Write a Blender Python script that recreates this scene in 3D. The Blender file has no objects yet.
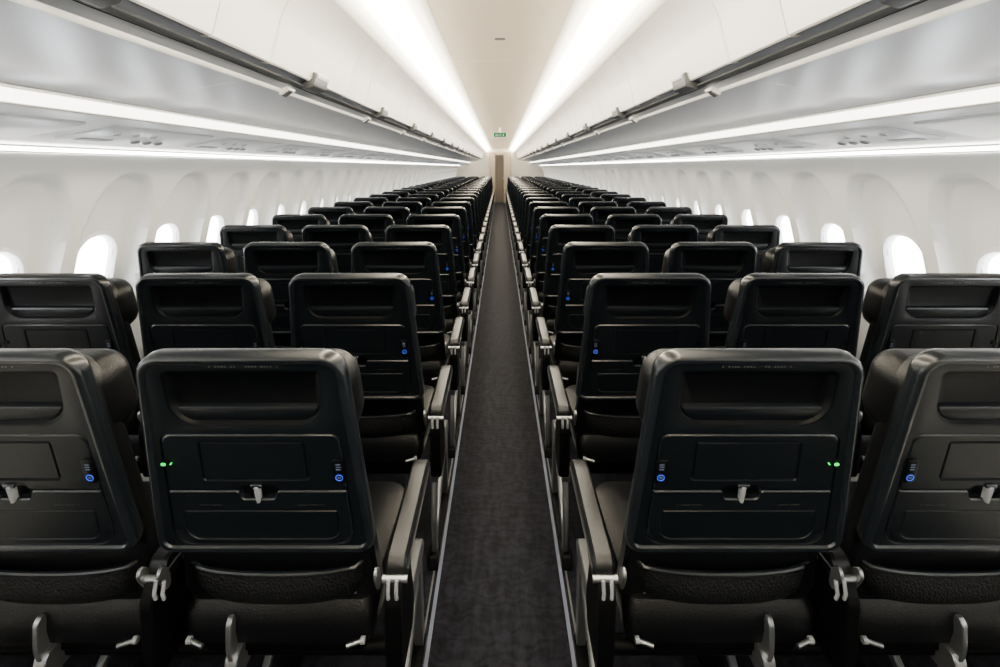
import bpy, bmesh, math
from mathutils import Vector
CZ=1.5; PITCH=0.735; ROWS=27; D1=1.0
Y0=-2.5; Y1=21.6
scene=bpy.context.scene
# ---------------- materials
def mat(name,col,rough=0.5,metal=0,emit=None,es=0,spec=0.5,bump=None,coat=0):
    m=bpy.data.materials.new(name); m.use_nodes=True
    nt=m.node_tree; b=nt.nodes['Principled BSDF']
    b.inputs['Base Color'].default_value=(*col,1); b.inputs['Roughness'].default_value=rough
    b.inputs['Metallic'].default_value=metal; b.inputs['Specular IOR Level'].default_value=spec
    b.inputs['Coat Weight'].default_value=coat
    if emit: b.inputs['Emission Color'].default_value=(*emit,1); b.inputs['Emission Strength'].default_value=es
    tc=nt.nodes.new('ShaderNodeTexCoord')
    if bump:
        kind,sc,st=bump
        if kind=='noise':
            n=nt.nodes.new('ShaderNodeTexNoise'); n.inputs['Scale'].default_value=sc; n.inputs['Detail'].default_value=3; out=n.outputs['Fac']
        elif kind=='voronoi':
            n=nt.nodes.new('ShaderNodeTexVoronoi'); n.inputs['Scale'].default_value=sc; out=n.outputs['Distance']
        nt.links.new(tc.outputs['Object'],n.inputs['Vector'])
        bp=nt.nodes.new('ShaderNodeBump'); bp.inputs['Strength'].default_value=st; bp.inputs['Distance'].default_value=0.002
        nt.links.new(out,bp.inputs['Height']); nt.links.new(bp.outputs['Normal'],b.inputs['Normal'])
    return m
M={}
M['shell']=mat('seat_shell_plastic',(0.0020,0.0031,0.0043),0.34,bump=('noise',900,0.08),spec=0.22)
M['rim']=mat('seat_rim_plastic',(0.0044,0.0060,0.0078),0.27,spec=0.42)
M['leather']=mat('black_leather',(0.0016,0.0019,0.0024),0.40,bump=('voronoi',260,0.2),spec=0.20)
M['recess']=mat('dark_recess_plastic',(0.0007,0.0010,0.0013),0.42,spec=0.10)
M['metal']=mat('brushed_aluminium',(0.22,0.23,0.24),0.35,0.9)
M['lever']=mat('light_grey_plastic',(0.16,0.17,0.18),0.4)
M['mesh']=mat('pocket_mesh_fabric',(0.0016,0.0019,0.0023),0.6,bump=('voronoi',170,1.0),spec=0.15)
M['dark']=mat('black_frame',(0.0009,0.0010,0.0012),0.5,spec=0.06)
M['text']=mat('placard_grey',(0.04,0.045,0.05),0.5)
M['blue']=mat('usb_blue_led',(0.02,0.05,0.3),0.4,emit=(0.03,0.10,1.0),es=0.8)
M['icon']=mat('usb_icon',(0.05,0.065,0.11),0.4)
M['green']=mat('green_led',(0.0,0.3,0.05),0.4,emit=(0.01,1.0,0.12),es=1.6)
M['arm']=mat('armrest_grey_rubber',(0.0032,0.0037,0.0044),0.33,spec=0.22)
keys=list(M)
# ---------------- geometry helpers
def fillet(poly,radii,n=6):
    out=[]; N=len(poly)
    for i,p in enumerate(poly):
        p=Vector(p); a=Vector(poly[i-1]); b=Vector(poly[(i+1)%N]); r=radii[i] if isinstance(radii,(list,tuple)) else radii
        da=(a-p); db=(b-p); r=min(r,da.length*0.49,db.length*0.49)
        pa=p+da.normalized()*r; pb=p+db.normalized()*r
        for k in range(n+1):
            t=k/n
            w=0.7071; den=(1-t)**2+2*w*t*(1-t)+t*t
            out.append((pa*(1-t)**2+p*(2*w*t*(1-t))+pb*t*t)/den)
    return out
def rr(wt,wb,t0,t1,rt,rb,i=0,cu=0,n=6):
    rt=max(rt-i,0.0015); rb=max(rb-i,0.0015)
    return fillet([(cu-wt/2+i,t0+i),(cu+wt/2-i,t0+i),(cu+wb/2-i,t1-i),(cu-wb/2+i,t1-i)],[rt,rt,rb,rb],n)
def loft(bm,loops,m,cap0=False,cap1=False,close=True):
    mi=keys.index(m) if isinstance(m,str) else m
    vl=[[bm.verts.new(p) for p in L] for L in loops]
    n=len(loops[0])
    for a,b in zip(vl[:-1],vl[1:]):
        for k in range(n if close else n-1):
            f=bm.faces.new((a[k],a[(k+1)%n],b[(k+1)%n],b[k])); f.material_index=mi
    if cap0: f=bm.faces.new(vl[0][::-1]); f.material_index=mi
    if cap1: f=bm.faces.new(vl[-1]); f.material_index=mi
    return vl
def fill(bm,loops,m,normal):
    mi=keys.index(m); es=[]
    for L in loops:
        for k in range(len(L)):
            e=bm.edges.get((L[k],L[(k+1)%len(L)]))
            if e is None: e=bm.edges.new((L[k],L[(k+1)%len(L)]))
            es.append(e)
    r=bmesh.ops.triangle_fill(bm,use_beauty=True,use_dissolve=False,edges=es,normal=normal)
    for g in r['geom']:
        if isinstance(g,bmesh.types.BMFace): g.material_index=mi
def slab(bm,poly,x0,x1,m,b=0.004,rad=0.01,n=4):
    L=fillet(poly,rad,n)
    def ins(d):
        o=[]; N=len(L)
        area=sum(L[i].x*L[(i+1)%N].y-L[(i+1)%N].x*L[i].y for i in range(N))
        s=1 if area>0 else -1
        for i in range(N):
            t=(L[(i+1)%N]-L[i-1])
            if t.length<1e-9: o.append(L[i]); continue
            t.normalize(); o.append(L[i]+Vector((-t.y,t.x))*s*d)
        return o
    I=ins(b); f=lambda P,x:[(x,p.x,p.y) for p in P]
    loft(bm,[f(I,x0),f(L,x0+b),f(L,x1-b),f(I,x1)],m,True,True)
def tube(bm,pts,r,m,seg=10,cap=True):
    pts=[Vector(p) for p in pts]; loops=[]
    for i,p in enumerate(pts):
        d=(pts[min(i+1,len(pts)-1)]-pts[max(i-1,0)]).normalized()
        up=Vector((1,0,0)) if abs(d.x)<0.9 else Vector((0,0,1))
        a=d.cross(up).normalized(); b=d.cross(a).normalized()
        loops.append([p+a*math.cos(2*math.pi*k/seg)*r+b*math.sin(2*math.pi*k/seg)*r for k in range(seg)])
    loft(bm,loops,m,cap,cap)
def rbox(bm,x0,x1,y0,y1,z0,z1,m,r=0.01,b=0.005):
    def L(i,z): return [(p.x,p.y,z) for p in fillet([(x0+i,y0+i),(x1-i,y0+i),(x1-i,y1-i),(x0+i,y1-i)],max(r-i,0.001),4)]
    loft(bm,[L(b,z0),L(b*0.3,z0+b*0.3),L(0,z0+b),L(0,z1-b),L(b*0.3,z1-b*0.3),L(b,z1)],m,True,True)
def finish(bm,name,mats,ang=38):
    bmesh.ops.recalc_face_normals(bm,faces=bm.faces)
    for f in bm.faces: f.smooth=True
    for e in bm.edges:
        if len(e.link_faces)==2 and e.calc_face_angle(0)>math.radians(ang): e.smooth=False
    me=bpy.data.meshes.new(name); bm.to_mesh(me); bm.free()
    for m in mats: me.materials.append(m)
    return me
def obj(name,me,loc=(0,0,0),rot=(0,0,0)):
    o=bpy.data.objects.new(name,me); scene.collection.objects.link(o); o.location=loc; o.rotation_euler=rot; return o
# ---------------- seat
A=math.radians(15); SA,CA=math.sin(A),math.cos(A)
NB=Vector((0,-CA,-SA)); ZT=1.129; SH=0.016
def seat(bm,cx,green=False):
    def P0(L,w): return [Vector((cx+p.x, p.y*SA-w*CA, ZT-p.y*CA-w*SA)) for p in L]
    def P(L,w): return P0([Vector((p.x,(p.y-SH)*1.022)) for p in L],w)
    S=lambda i:rr(0.414,0.484,0,0.503,0.048,0.04,i,n=8)
    vl=loft(bm,[P0(S(0.03),-0.046),P0(S(0.014),-0.043),P0(S(0.005),-0.036),P0(S(0.001),-0.026),P0(S(0),-0.010),P0(S(0.003),-0.004),P0(S(0.008),-0.0006),P0(S(0.011),0),P0(S(0.017),-0.0015),P0(S(0.020),-0.006)],'rim',True,False)
    K=lambda i:rr(0.322,0.312,0.052,0.180,0.014,0.056,i,n=8)
    pk=loft(bm,[P(K(0),-0.006),P(K(0.003),-0.0075),P(K(0.007),-0.017),P(K(0.018),-0.024)],'recess',False,True)
    T=lambda i:rr(0.375,0.400,0.198,0.486,0.02,0.045,i,n=8)
    tr=loft(bm,[P(T(0),-0.006),P(T(0.002),-0.008),P(T(0.003),-0.02)],'recess',False,True)
    fill(bm,[vl[-1],pk[0],tr[0]],'shell',NB)
    # pocket flap: curved lower lip of the headrest pocket
    F=lambda i:rr(0.300,0.262,0.138,0.176,0.012,0.050,i,n=8)
    loft(bm,[P(F(0),-0.023),P(F(0.003),-0.0150),P(F(0.008),-0.0125)],'shell',False,True)
    U=lambda i:fillet([(-0.1845+i,0.201+i),(0.1845-i,0.201+i),(0.190-i,0.338-i),(0.040,0.338-i),(0.032,0.329-i),(-0.032,0.329-i),(-0.040,0.338-i),(-0.190+i,0.338-i)],[0.018,0.018,0.003,0.004,0.004,0.004,0.004,0.003],4)
    up=loft(bm,[P(U(0.0),-0.02),P(U(0.0),-0.008),P(U(0.0025),-0.0055)],'rim')
    H=lambda i:rr(0.222,0.226,0.216,0.315,0.008,0.008,i,n=4)
    hh=loft(bm,[P(H(0),-0.0055),P(H(0.002),-0.0105),P(H(0.004),-0.0105),P(H(0.006),-0.0062)],'shell',False,True)
    fill(bm,[up[-1],hh[0]],'shell',NB)
    Lw=lambda i:fillet([(-0.190+i,0.341+i),(-0.042,0.341+i),(-0.036,0.362+i),(0.036,0.362+i),(0.042,0.341+i),(0.190-i,0.341+i),(0.1965-i,0.483-i),(-0.1965+i,0.483-i)],[0.003,0.004,0.008,0.008,0.004,0.003,0.042,0.042],6)
    lo=loft(bm,[P(Lw(0),-0.02),P(Lw(0.0),-0.007),P(Lw(0.0025),-0.0045)],'rim')
    G=lambda i:rr(0.335,0.335,0.390,0.470,0.006,0.03,i,n=5)
    gg=loft(bm,[P(G(0),-0.0045),P(G(0.0015),-0.007),P(G(0.003),-0.007),P(G(0.0045),-0.0045)],'shell',False,True)
    fill(bm,[lo[-1],gg[0]],'shell',NB)
    Q=lambda i:rr(0.012,0.008,0.325,0.368,0.005,0.004,i,n=4)
    loft(bm,[P(Q(0),-0.012),P(Q(0),-0.001),P(Q(0.002),0.002)],'lever',False,True)
    Q2=lambda i:rr(0.028,0.024,0.321,0.331,0.005,0.005,i,n=4)
    loft(bm,[P(Q2(0),-0.015),P(Q2(0),-0.002),P(Q2(0.002),0.0)],'rim',False,True)
    def marks(u0,t,n,w=0.0035,h=0.004,wv=-0.0055,step=0.0062):
        for k in range(n):
            if (k*7+n)%5==3: continue
            x=u0+k*step; q=rr(w,w,t,t+h,0.0005,0.0005,0,cu=x,n=1)
            loft(bm,[P(q,wv-0.001),P(q,wv+0.0006)],'text',False,True)
    marks(-0.075,0.040,11); marks(0.01,0.040,9)
    marks(-0.135,0.375,11,0.002,0.003,-0.0045,0.005); marks(0.085,0.375,10,0.002,0.003,-0.0045,0.005)
    ux=-0.178
    R=lambda i:rr(0.026,0.026,0.258,0.318,0.009,0.009,i,cu=ux,n=4)
    loft(bm,[P(R(0),-0.0055),P(R(0.0),-0.002),P(R(0.002),-0.0005)],'recess',False,True)
    def disc(u,t,r,m,w0,w1,r2):
        a=[Vector((u+math.cos(k*math.pi/8)*r,t+math.sin(k*math.pi/8)*r)) for k in range(16)]
        b=[Vector((u+math.cos(k*math.pi/8)*r2,t+math.sin(k*math.pi/8)*r2)) for k in range(16)]
        loft(bm,[P(a,w0),P(a,w1),P(b,w1),P(b,w0)],m)
    disc(ux,0.302,0.008,'blue',-0.001,0.0003,0.0064)
    q=rr(0.007,0.007,0.2995,0.3045,0.001,0.001,0,cu=ux,n=2); loft(bm,[P(q,-0.001),P(q,0.0)],'icon',False,True)
    for tt in (0.268,0.274,0.280):
        q=rr(0.011,0.011,tt,tt+0.003,0.001,0.001,0,cu=ux,n=1); loft(bm,[P(q,-0.001),P(q,0.0002)],'icon',False,True)
    q=rr(0.02,0.02,0.262,0.277,0.004,0.004,0,cu=0.184,n=3); loft(bm,[P(q,-0.006),P(q,-0.002)],'recess',False,True)
    if green:
        q=rr(0.010,0.010,0.266,0.273,0.003,0.003,0,cu=0.187,n=3); loft(bm,[P(q,-0.006),P(q,-0.001)],'green',False,True)
        q=rr(0.003,0.003,0.268,0.271,0.001,0.001,0,cu=0.172,n=2); loft(bm,[P(q,-0.006),P(q,-0.001)],'green',False,True)
    C=lambda i:rr(0.378,0.468,0.065,0.70,0.07,0.04,i,n=8)
    loft(bm,[P(C(0.01),-0.042),P(C(0),-0.052),P(C(0.0),-0.080),P(C(0.012),-0.100),P(C(0.05),-0.110)],'leather',True,True)
    W=lambda i:rr(0.385,0.410,0.090,0.270,0.05,0.06,i,n=8)
    loft(bm,[P(W(0.010),-0.045),P(W(0.0),-0.062),P(W(-0.005),-0.095),P(W(-0.003),-0.130),P(W(0.010),-0.152),P(W(0.030),-0.160),P(W(0.07),-0.145)],'leather',True,True)
    B=lambda i:rr(0.45,0.41,0.485,0.725,0.02,0.05,i,n=6)
    loft(bm,[P(B(0.01),-0.066),P(B(0),-0.058),P(B(0),-0.050),P(B(0.008),-0.044)],'dark',True,True)
    nu,nv=24,8; grid=[]
    for j in range(nv+1):
        v=j/nv; row=[]
        for i in range(nu+1):
            u=i/nu*2-1
            hw=0.198-0.02*v**3
            t=0.580+0.010*(1-u*u)+ (0.112-0.018*u**4)*v
            b=-0.044+0.030*math.sqrt(max(0,1-abs(u)**3))*(0.75+0.55*math.sin(v*math.pi*0.9))*(1-v**5)
            row.append(Vector((u*hw,t,b)))
        grid.append(row)
    vv=[[bm.verts.new(P([Vector((p.x,p.y))],p.z)[0]) for p in r] for r in grid]
    for j in range(nv):
        for i in range(nu):
            f=bm.faces.new((vv[j][i],vv[j][i+1],vv[j+1][i+1],vv[j+1][i])); f.material_index=keys.index('mesh')
    tube(bm,[v.co.copy() for v in vv[0]],0.006,'rim',8)
    tube(bm,[v.co.copy() for v in vv[nv]],0.004,'rim',6)
    y0,y1=0.19,0.665
    def CL(i,z,dy=0): return [(cx+p.x,p.y,z) for p in fillet([(-0.226+i,y0+i),(0.226-i,y0+i),(0.228-i,y1-i+dy),(-0.228+i,y1-i+dy)],[0.03,0.03,0.06,0.06],6)]
    loft(bm,[CL(0.03,0.375,-0.05),CL(0.01,0.385,-0.03),CL(0.0,0.42,-0.01),CL(0,0.462),CL(0.012,0.485),CL(0.05,0.497)],'leather',True,True)
    rbox(bm,cx-0.20,cx+0.20,0.22,0.60,0.345,0.38,'dark',0.03)
def armrest(bm,x,aisle=False,w=0.020):
    if aisle: w=0.025
    slab(bm,[(0.150,0.565),(0.16,0.613),(0.50,0.628),(0.555,0.615),(0.555,0.59),(0.50,0.578),(0.24,0.572),(0.2,0.55)],x-w,x+w,'arm',min(0.007,w*0.5),[0.02,0.02,0.03,0.02,0.012,0.02,0.02,0.01])
    slab(bm,[(0.17,0.580),(0.17,0.585),(0.54,0.600),(0.545,0.595)],x-w-0.001,x+w+0.001,'metal',0.0005,0.002)
    slab(bm,[(0.135,0.40),(0.12,0.545),(0.15,0.585),(0.21,0.585),(0.25,0.54),(0.30,0.42),(0.28,0.36),(0.15,0.35)],x-w*0.75,x+w*0.75,'dark',0.004,0.02)
    ox=0 if aisle else -0.032
    for dx in (-0.009,0.009):
        tube(bm,[(x+ox+dx,0.124,0.552),(x+ox+dx,0.118,0.567),(x+ox+dx,0.124,0.592)],0.0042,'lever',10)
    tube(bm,[(x-w-0.003,0.15,0.575),(x+w+0.003,0.15,0.575)],0.008,'metal',14)
def leg(bm,x):
    slab(bm,[(0.165,0.46),(0.185,0.47),(0.215,0.40),(0.24,0.37),(0.225,0.325),(0.19,0.33),(0.165,0.39)],x-0.006,x+0.006,'metal',0.002,0.02)
    slab(bm,[(0.17,0.335),(0.18,0.375),(0.56,0.372),(0.585,0.34),(0.56,0.315),(0.20,0.305)],x-0.014,x+0.014,'metal',0.003,0.015)
    slab(bm,[(0.50,0.33),(0.555,0.33),(0.60,0.03),(0.565,0.03)],x-0.013,x+0.013,'metal',0.003,0.008)
    slab(bm,[(0.20,0.34),(0.235,0.33),(0.215,0.16),(0.24,0.03),(0.205,0.03),(0.178,0.17)],x-0.010,x+0.010,'metal',0.003,0.02)
    slab(bm,[(0.23,0.07),(0.24,0.10),(0.54,0.32),(0.55,0.285)],x-0.009,x+0.009,'metal',0.003,0.006)
    slab(bm,[(0.16,0.0),(0.18,0.045),(0.28,0.035),(0.54,0.035),(0.60,0.045),(0.64,0.0)],x-0.018,x+0.018,'dark',0.003,0.01)
CXS=[0.516,1.040,1.558]
def triple(left,green):
    bm=bmesh.new()
    for i,c in enumerate(CXS): seat(bm,c,green and i==0)
    armrest(bm,0.236,True); armrest(bm,0.778); armrest(bm,1.299); armrest(bm,1.792,False,0.010)
    leg(bm,0.248); leg(bm,0.62); leg(bm,1.06)
    for y,z in ((0.25,0.335),(0.52,0.335)): tube(bm,[(0.235,y,z),(1.78,y,z)],0.02,'dark',14)
    for c in CXS:
        for s in (-1,1):
            tube(bm,[(c+s*0.20,0.18,0.41),(c+s*0.165,0.17,0.405)],0.005,'metal',10)
            tube(bm,[(c+s*0.205,0.18,0.41),(c+s*0.195,0.18,0.41)],0.008,'lever',12)
            slab(bm,[(0.125,0.595),(0.138,0.612),(0.165,0.59),(0.175,0.55),(0.16,0.54),(0.14,0.57)],c+s*0.240-0.004,c+s*0.240+0.004,'metal',0.002,0.010)
    if left: bmesh.ops.scale(bm,vec=(-1,1,1),verts=bm.verts)
    return finish(bm,'triple_seat_mesh',[M[k] for k in keys])
meshes={(l,g):triple(l,g) for l in (True,False) for g in (True,False)}
for k in range(ROWS):
    for l in (True,False):
        obj('airline_triple_seat',meshes[(l,k==0)],(0,D1+k*PITCH,0))
# ---------------- shell materials
white=mat('cabin_white_panel',(0.90,0.88,0.825),0.38)
wallm=mat('sidewall_white',(0.83,0.835,0.82),0.45)
cream=mat('ceiling_cream',(0.90,0.79,0.61),0.5)
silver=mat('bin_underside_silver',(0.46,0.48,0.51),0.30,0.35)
psum=mat('psu_grey',(0.68,0.70,0.72),0.30,0.1)
darkgap=mat('dark_gap',(0.010,0.010,0.012),0.5,spec=0.15)
greyt=mat('grey_trim',(0.09,0.095,0.10),0.35,0.3)
psud=mat('psu_detail_grey',(0.28,0.29,0.31),0.4)
# cove glow: emission ramp paints the soft light spread, fading towards both edges
lightC=mat('ceiling_cove_glow',(0.92,0.88,0.79),0.5,emit=(1.0,0.89,0.70),es=36)
nt=lightC.node_tree; b=nt.nodes['Principled BSDF']
g=nt.nodes.new('ShaderNodeTexCoord'); sx=nt.nodes.new('ShaderNodeSeparateXYZ'); mr=nt.nodes.new('ShaderNodeMapRange'); mr.interpolation_type='LINEAR'
mr.inputs['From Min'].default_value=2.10; mr.inputs['From Max'].default_value=2.264
crr=nt.nodes.new('ShaderNodeValToRGB'); crr.color_ramp.interpolation='EASE'
e=crr.color_ramp.elements; e[0].color=(0,0,0,1); e[1].color=(0.01,0.01,0.01,1); e[1].position=1.0
for p_,v_ in ((0.10,0.04),(0.25,0.14),(0.40,0.40),(0.60,1.0),(0.70,1.0),(0.86,0.40),(0.95,0.13)):
    q_=e.new(p_); q_.color=(v_,v_,v_,1)
mm=nt.nodes.new('ShaderNodeMath'); mm.operation='MULTIPLY'; mm.inputs[1].default_value=56
nt.links.new(g.outputs['Object'],sx.inputs[0]); nt.links.new(sx.outputs['Z'],mr.inputs['Value']); nt.links.new(mr.outputs['Result'],crr.inputs[0])
nt.links.new(crr.outputs['Color'],mm.inputs[0]); nt.links.new(mm.outputs[0],b.inputs['Emission Strength'])
lightS=mat('bin_strip_light',(1,1,1),0.5,emit=(1.0,0.92,0.80),es=8)
lightW=mat('sidewall_cove_light',(1,1,1),0.5,emit=(1.0,0.97,0.92),es=26)
pane=mat('window_daylight',(1,1,1),0.3,emit=(0.92,0.96,1.0),es=18)
bezel=mat('window_bezel_white',(0.78,0.78,0.78),0.4)
carpet=bpy.data.materials.new('charcoal_carpet'); carpet.use_nodes=True
nt=carpet.node_tree; b=nt.nodes['Principled BSDF']; b.inputs['Roughness'].default_value=0.75; b.inputs['Specular IOR Level'].default_value=0.08
tc=nt.nodes.new('ShaderNodeTexCoord'); mp=nt.nodes.new('ShaderNodeMapping'); mp.inputs['Scale'].default_value=(16,4.0,1)
n1=nt.nodes.new('ShaderNodeTexNoise'); n1.inputs['Scale'].default_value=2.4; n1.inputs['Detail'].default_value=4
w=nt.nodes.new('ShaderNodeTexWave'); w.bands_direction='Y'; w.inputs['Scale'].default_value=7; w.inputs['Distortion'].default_value=10; w.inputs['Detail'].default_value=3; w.inputs['Detail Scale'].default_value=2.5
cr=nt.nodes.new('ShaderNodeValToRGB'); cr.color_ramp.elements[0].color=(0.0018,0.0019,0.0032,1); cr.color_ramp.elements[1].color=(0.0095,0.0098,0.0145,1)
cr.color_ramp.elements[0].position=0.40; cr.color_ramp.elements[1].position=0.85
mx=nt.nodes.new('ShaderNodeMath'); mx.operation='MULTIPLY_ADD'; mx.inputs[1].default_value=0.22
nt.links.new(tc.outputs['Object'],mp.inputs[0]); nt.links.new(mp.outputs[0],n1.inputs['Vector']); nt.links.new(tc.outputs['Object'],w.inputs['Vector'])
nt.links.new(w.outputs['Fac'],mx.inputs[0]); nt.links.new(n1.outputs['Fac'],mx.inputs[2]); nt.links.new(mx.outputs[0],cr.inputs[0]); nt.links.new(cr.outputs[0],b.inputs['Base Color'])
n2=nt.nodes.new('ShaderNodeTexNoise'); n2.inputs['Scale'].default_value=350; bp=nt.nodes.new('ShaderNodeBump'); bp.inputs['Strength'].default_value=0.6; bp.inputs['Distance'].default_value=0.003
nt.links.new(tc.outputs['Object'],n2.inputs['Vector']); nt.links.new(n2.outputs['Fac'],bp.inputs['Height']); nt.links.new(bp.outputs[0],b.inputs['Normal'])
stripm=mat('path_strip_grey',(0.075,0.09,0.135),0.4)
bm=bmesh.new()
vs=[bm.verts.new((x,y,z)) for z in (-0.05,0) for x,y in ((-1.9,Y0),(1.9,Y0),(1.9,Y1),(-1.9,Y1))]
for q in ((0,3,2,1),(4,5,6,7),(0,1,5,4),(1,2,6,5),(2,3,7,6),(3,0,4,7)): bm.faces.new([vs[i] for i in q])
obj('floor',finish(bm,'floor',[carpet]))
def boxmesh(name,x0,x1,y0,y1,z0,z1,m,b=0.002):
    bm=bmesh.new()
    bmesh.ops.create_cube(bm,size=1)
    for v in bm.verts: v.co=Vector(((x0+x1)/2+v.co.x*(x1-x0),(y0+y1)/2+v.co.y*(y1-y0),(z0+z1)/2+v.co.z*(z1-z0)))
    if b: bmesh.ops.bevel(bm,geom=bm.edges[:],offset=b,segments=2,affect='EDGES')
    return finish(bm,name,[m])
for s,nm in ((-1,'left'),(1,'right')):
    x=s*0.224
    obj('trim_path_light_'+nm,boxmesh('t',x-0.006,x+0.006,Y0,Y1,0.0,0.003,stripm,0.001))
    x=s*0.244
    obj('trim_seat_track_'+nm,boxmesh('t',x-0.003,x+0.003,Y0,Y1,0.0,0.003,greyt,0.001))
def extrude(name,pts,mats,segm,ys,side):
    bm=bmesh.new(); prev=None
    for y in ys:
        cur=[bm.verts.new((side*p[0],y,p[1])) for p in pts]
        if prev:
            for i in range(len(pts)-1):
                f=bm.faces.new((prev[i],prev[i+1],cur[i+1],cur[i])); f.material_index=segm[i]
        prev=cur
    return finish(bm,name,mats,ang=30)
def smooth_prof(ctrl,zs):
    out=[]
    for z in zs:
        for i in range(len(ctrl)-1):
            if ctrl[i][0]<=z<=ctrl[i+1][0]+1e-9:
                p0=ctrl[max(i-1,0)];p1=ctrl[i];p2=ctrl[i+1];p3=ctrl[min(i+2,len(ctrl)-1)]
                t=(z-p1[0])/(p2[0]-p1[0])
                m1=(p2[1]-p0[1])/(p2[0]-p0[0])*(p2[0]-p1[0]); m2=(p3[1]-p1[1])/(p3[0]-p1[0])*(p2[0]-p1[0])
                out.append((2*t**3-3*t*t+1)*p1[1]+(t**3-2*t*t+t)*m1+(-2*t**3+3*t*t)*p2[1]+(t**3-t*t)*m2); break
    return out
WC=[(0,1.66),(0.3,1.80),(0.6,1.865),(0.9,1.87),(1.1,1.84),(1.3,1.79),(1.45,1.745),(1.56,1.705),(1.68,1.67)]
def wx(z): return smooth_prof(WC,[z])[0]
WP=0.5335*0.94; W0=2.44; WZ=1.01; RD=0.09
def sst(a,b,x):
    t=min(1,max(0,(x-a)/(b-a))); return t*t*(3-2*t)
def ydev(y): return ((y-W0+WP/2)%WP)-WP/2
def recess(y,z):
    dy=ydev(y); zc=1.07; hh=0.40
    dz=(z-zc)/hh; r=(abs(dy)/0.212)**2.6+abs(dz)**2.6
    return RD*(0.62*sst(1.0,0.86,r)+0.38*sst(0.86,0.25,r))
zs=[0,0.2,0.4,0.6,0.64]+[0.66+0.0130*i for i in range(66)]+[1.56,1.62,1.68]
NY=int((Y1-Y0)/WP*40)
wallprof=smooth_prof(WC,zs)
WH,WV=0.132,0.176
for s,nm in ((-1,'left'),(1,'right')):
    bm=bmesh.new(); prev=None
    for j in range(NY+1):
        y=Y0+(Y1-Y0)*j/NY
        cur=[bm.verts.new((s*(x+recess(y,z)),y,z)) for x,z in zip(wallprof,zs)]
        if prev:
            ym=ydev(y-(Y1-Y0)/NY/2); yc=y-ym
            for i in range(len(zs)-1):
                zm=(zs[i]+zs[i+1])/2-WZ
                if (abs(ym)/(WH-0.010))**2.6+(abs(zm)/(WV-0.010))**2.6<1 and Y0+0.3<yc<Y1-0.3: continue
                bm.faces.new((prev[i],prev[i+1],cur[i+1],cur[i]))
        prev=cur
    obj('wall_'+nm,finish(bm,'wall',[wallm],ang=70))
def windowmesh(side):
    bm=bmesh.new()
    zc=WZ; xs=wx(zc)+RD; sl=math.atan2(wx(zc+0.15)-wx(zc-0.15),0.3)
    def P(L,w):
        out=[]
        for p in L:
            X=-w*math.cos(sl)+p.y*math.sin(sl); Z=p.y*math.cos(sl)+w*math.sin(sl)
            out.append(Vector((side*(xs+X),p.x,zc+Z)))
        return out
    W=lambda i:rr(2*WH+0.02,2*WH+0.02,-WV-0.01,WV+0.01,0.13,0.13,i,n=10)
    loft(bm,[P(W(-0.008),-0.012),P(W(0),0.010),P(W(0.006),0.016),P(W(0.016),0.017),P(W(0.022),0.010),P(W(0.028),-0.018)],0)
    loft(bm,[P(W(0.028),-0.018),P(W(0.030),-0.018)],1,False,True)
    return finish(bm,'window_mesh',[bezel,pane],ang=50)
wn=1
for s in (-1,1):
    wm=windowmesh(s)
    for k in range(-12,44):
        y=W0+k*WP
        if Y0+0.3<y<Y1-0.3:
            obj('window_%d'%wn,wm,(0,y,0)); wn+=1
for s,nm in ((-1,'left'),(1,'right')):
    obj('trim_sidewall_cove_light_'+nm,extrude('cove',[(1.702,1.553),(1.690,1.557),(1.680,1.572),(1.690,1.580)],[bezel,lightW],[0,1,0],[Y0,Y1],s))
    obj('trim_psu_channel_'+nm,extrude('psu',[(1.690,1.600),(1.640,1.590),(1.622,1.586),(1.60,1.590),(1.45,1.622),(1.30,1.652),(1.262,1.660),(1.258,1.664)],[psum,white],[1,1,1,0,0,0,1],[Y0,Y1],s))
    obj('bin_strip_lamp_'+nm,extrude('strip',[(1.257,1.667),(1.240,1.700)],[lightS],[0],[Y0,Y1],s))  # emissive strip lamp under the bins, not a trim piece
def psu_mesh(side):
    bm=bmesh.new()
    ang=math.atan2(1.652-1.590,1.60-1.30)
    def T(a,y,h):
        x=1.58-a*math.cos(ang); z=1.5935+a*math.sin(ang)
        return Vector((side*(x-h*math.sin(ang)),y,z-h*math.cos(ang)))
    def plate(a0,a1,y0,y1,h0,h1,m):
        L=lambda i:fillet([(a0+i,y0+i),(a1-i,y0+i),(a1-i,y1-i),(a0+i,y1-i)],0.012,3)
        loft(bm,[[T(p.x,p.y,h0) for p in L(0)],[T(p.x,p.y,h1-0.002) for p in L(0)],[T(p.x,p.y,h1) for p in L(0.003)]],m,False,True)
    plate(0.03,0.25,-0.31,0.31,-0.004,0.006,0)
    plate(0.05,0.09,-0.26,-0.10,0.005,0.008,2)
    def ring(a,y,r,h,m,m2):
        c=lambda r_,hh:[T(a+math.cos(k*math.pi/8)*r_,y+math.sin(k*math.pi/8)*r_,hh) for k in range(16)]
        loft(bm,[c(r,0.004),c(r,h),c(r*0.8,h+0.003)],m); loft(bm,[c(r*0.8,h+0.003),c(r*0.5,h-0.003)],m2,False,True)
    for y in (0.02,0.09,0.16): ring(0.08,y,0.018,0.010,2,1)
    for y in (-0.2,-0.1,0.0): ring(0.17,y,0.016,0.008,0,2)
    return finish(bm,'psu_mesh',[psum,greyt,psud])
for s in (-1,1):
    pm=psu_mesh(s)
    for k in range(-3,ROWS): obj('passenger_service_unit',pm,(0,D1+0.35+k*PITCH,0))
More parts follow.
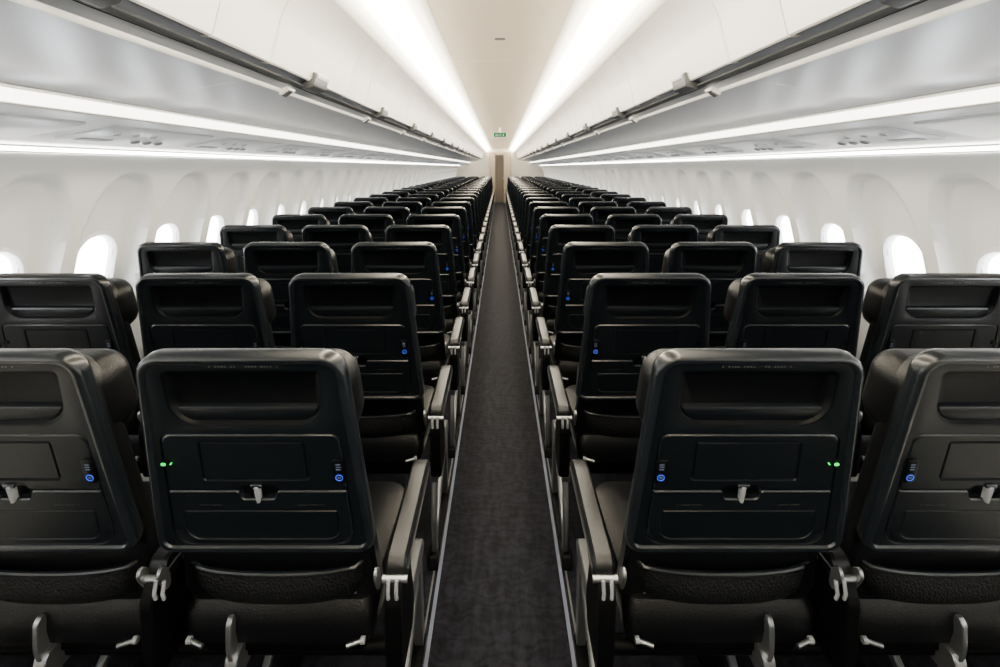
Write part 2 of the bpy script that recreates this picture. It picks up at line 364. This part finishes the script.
# overhead bins
BL=1.13; Blatch=2.02
def ctrlcurve(pts,n=5):
    out=[]
    for i in range(len(pts)-1):
        p0=Vector(pts[max(i-1,0)]);p1=Vector(pts[i]);p2=Vector(pts[i+1]);p3=Vector(pts[min(i+2,len(pts)-1)])
        for k in range(n):
            t=k/n; out.append(0.5*((2*p1)+(p2-p0)*t+(2*p0-5*p1+4*p2-p3)*t*t+(3*p1-p0-3*p2+p3)*t**3))
    out.append(Vector(pts[-1])); return out
DOOR=ctrlcurve([(0.722,1.832),(0.706,1.90),(0.686,1.98),(0.650,2.05),(0.60,2.105)],5)
def binmesh(side):
    bm=bmesh.new()
    def ext(pts,ys,offs,m):
        prev=None
        for y,o in zip(ys,offs):
            cur=[bm.verts.new((side*(p[0]+o),y,p[1])) for p in pts]
            if prev:
                for i in range(len(pts)-1):
                    f=bm.faces.new((prev[i],prev[i+1],cur[i+1],cur[i])); f.material_index=m
            prev=cur
    h=0.40
    d=[(p.x,p.y) for p in DOOR]; d=[(0.74,1.832),(0.728,1.828)]+d
    ext(d,[-h,-h+0.002,-h+0.008,h-0.008,h-0.002,h],[0.018,0.005,0,0,0.005,0.018],0)
    ext(d,[h+0.003,h+0.004,h+0.008,BL-h-0.008,BL-h-0.004,BL-h-0.003],[0.018,0.004,0.002,0.002,0.004,0.018],0)
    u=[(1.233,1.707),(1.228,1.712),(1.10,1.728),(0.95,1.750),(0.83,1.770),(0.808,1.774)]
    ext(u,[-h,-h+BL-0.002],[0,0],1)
    ext([(0.808,1.774),(0.800,1.772),(0.795,1.776),(0.793,1.784)],[-h,-h+BL-0.002],[0,0],0)
    ext([(0.793,1.784),(0.770,1.800)],[-h,-h+BL],[0,0],1)
    ext([(0.770,1.800),(0.768,1.812),(0.775,1.84)],[-h,-h+BL],[0,0],2)
    ext([(0.765,1.800),(0.755,1.802),(0.748,1.808),(0.752,1.815)],[-h,-h+BL],[0,0],3)
    def bx(pts,y0,y1,m):
        L=lambda y:[(side*p.x,y,p.y) for p in fillet(pts,0.006,3)]
        loft(bm,[L(y0),L(y1)],m,True,True)
    bx([(0.715,1.838),(0.712,1.864),(0.698,1.857),(0.710,1.808),(0.75,1.796),(0.765,1.810)],-0.070,0.070,3)
    bx([(0.710,1.842),(0.706,1.868),(0.694,1.859),(0.700,1.838)],-0.056,0.056,4)
    bx([(0.80,1.760),(0.805,1.775),(0.775,1.795),(0.765,1.785)],-0.16,-0.10,0)
    bx([(0.797,1.757),(0.80,1.765),(0.776,1.785),(0.768,1.780)],-0.145,-0.115,3)
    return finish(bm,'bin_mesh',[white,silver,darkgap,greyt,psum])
CV=ctrlcurve([(0.602,2.100),(0.56,2.142),(0.51,2.190),(0.465,2.228),(0.41,2.254),(0.34,2.264)],6)
for s,nm in ((-1,'left'),(1,'right')):
    bmz=binmesh(s)
    for k in range(-3,17):
        if Blatch+k*BL+0.73<Y1+0.3: obj('overhead_bin',bmz,(0,Blatch+k*BL,0))
    obj('trim_bin_backing_'+nm,extrude('back',[(0.775,1.82),(0.745,1.84),(0.728,1.93),(0.708,2.0),(0.668,2.07),(0.61,2.125)],[psud],[0]*6,[Y0,Y1],s))
    obj('cove_glow_band_'+nm,extrude('cl',[(p.x,p.y) for p in CV],[lightC],[0]*len(CV),[Y0,Y1],s))  # glowing band added to light ceiling and bins, with the cove's soft glow painted in
CE=ctrlcurve([(0.345,2.264),(0.28,2.267),(0.0,2.268)],4)
prof=[(p.x,p.y) for p in CE]; prof=prof+[(-x,z) for x,z in prof[::-1][1:]]
bm=bmesh.new(); PL=1.6; yy=2.1-3*PL
while yy<Y1:
    prev=None
    for y,o in ((yy,0.012),(yy+0.001,0.003),(yy+0.004,0),(yy+PL-0.005,0),(yy+PL-0.002,0.003),(yy+PL-0.001,0.012),(yy+PL,0.012)):
        cur=[bm.verts.new((x,min(y,Y1),z+o)) for x,z in prof]
        if prev:
            for i in range(len(prof)-1): bm.faces.new((prev[i],prev[i+1],cur[i+1],cur[i]))
        prev=cur
    yy+=PL
obj('ceiling',finish(bm,'ceiling',[cream],ang=30))
obj('ceiling_outer',extrude('outer',[(1.68,1.66),(1.55,1.95),(1.2,2.25),(0.7,2.4),(0,2.42),(-0.7,2.4),(-1.2,2.25),(-1.55,1.95),(-1.68,1.66)],[wallm],[0]*8,[Y0,Y1],1))
tan=mat('bulkhead_tan',(0.24,0.195,0.14),0.5)
tan2=mat('door_taupe',(0.12,0.10,0.078),0.45)
bulk=mat('bulkhead_white',(0.50,0.47,0.41),0.5)
obj('wall_back',boxmesh('wb',-1.9,1.9,Y0-0.05,Y0,0,2.42,bulk))
bm=bmesh.new()
pts=[(-1.9,0),(-0.27,0),(-0.27,2.0),(0.27,2.0),(0.27,0),(1.9,0),(1.9,2.42),(-1.9,2.42)]
a=[bm.verts.new((x,Y1,z)) for x,z in pts]; c=[bm.verts.new((x,Y1+0.05,z)) for x,z in pts]
bm.faces.new(a); bm.faces.new(c[::-1])
for i in range(8): bm.faces.new((a[i],a[(i+1)%8],c[(i+1)%8],c[i]))
obj('wall_front',finish(bm,'wf',[bulk]))
obj('bulkhead_partition',boxmesh('bp',-0.46,-0.20,Y1-0.35,Y1-0.01,0,2.12,tan,0.01))
obj('bulkhead_partition',boxmesh('bp',0.16,0.46,Y1-0.5,Y1-0.01,0,2.12,tan,0.01))
obj('door_1',boxmesh('d',-0.25,0.25,Y1+0.06,Y1+0.11,0,2.05,tan2,0.01))
obj('door_handle',boxmesh('dh',0.11,0.15,Y1+0.035,Y1+0.06,0.98,1.08,M['metal'],0.005))
bm=bmesh.new()
sg=mat('exit_sign_green',(0.0,0.035,0.009),0.5,emit=(0.0,0.5,0.10),es=0.2,spec=0.05); sw=mat('exit_sign_white',(0.6,0.6,0.6),0.4)
def bxx(x0,x1,y0,y1,z0,z1,m):
    L=lambda z:[(x0,y0,z),(x1,y0,z),(x1,y1,z),(x0,y1,z)]
    loft(bm,[L(z0),L(z1)],m,True,True)
bxx(-0.135,0.135,10.0,10.03,2.08,2.175,0); bxx(-0.125,0.125,9.996,10.0,2.085,2.170,1); bxx(-0.02,0.02,10.0,10.03,2.165,2.275,0)
for i,x in enumerate((-0.085,-0.055,-0.02,0.01)):
    bxx(x,x+0.005,9.993,9.996,2.108,2.147,2); bxx(x,x+0.018,9.993,9.996,2.108,2.114,2)
    if i in(0,3): bxx(x,x+0.018,9.993,9.996,2.141,2.147,2)
bxx(0.058,0.072,9.993,9.996,2.108,2.147,2)
obj('exit_sign',finish(bm,'exit',[white,sg,sw]))
bm=bmesh.new(); bxx(-0.03,0.03,3.05,3.08,2.262,2.27,0); obj('ceiling_vent',finish(bm,'v',[greyt]))
w=bpy.data.worlds.new('World'); scene.world=w; w.use_nodes=True
w.node_tree.nodes['Background'].inputs[0].default_value=(0.7,0.8,1,1); w.node_tree.nodes['Background'].inputs[1].default_value=0.3
cd=bpy.data.cameras.new('camera'); cd.lens=512/1000*36; cd.sensor_width=36; cd.shift_y=-0.1665; cd.clip_start=0.02
co=bpy.data.objects.new('camera',cd); scene.collection.objects.link(co); co.location=(0,0,CZ); co.rotation_euler=(math.radians(90),0,0)
scene.camera=co
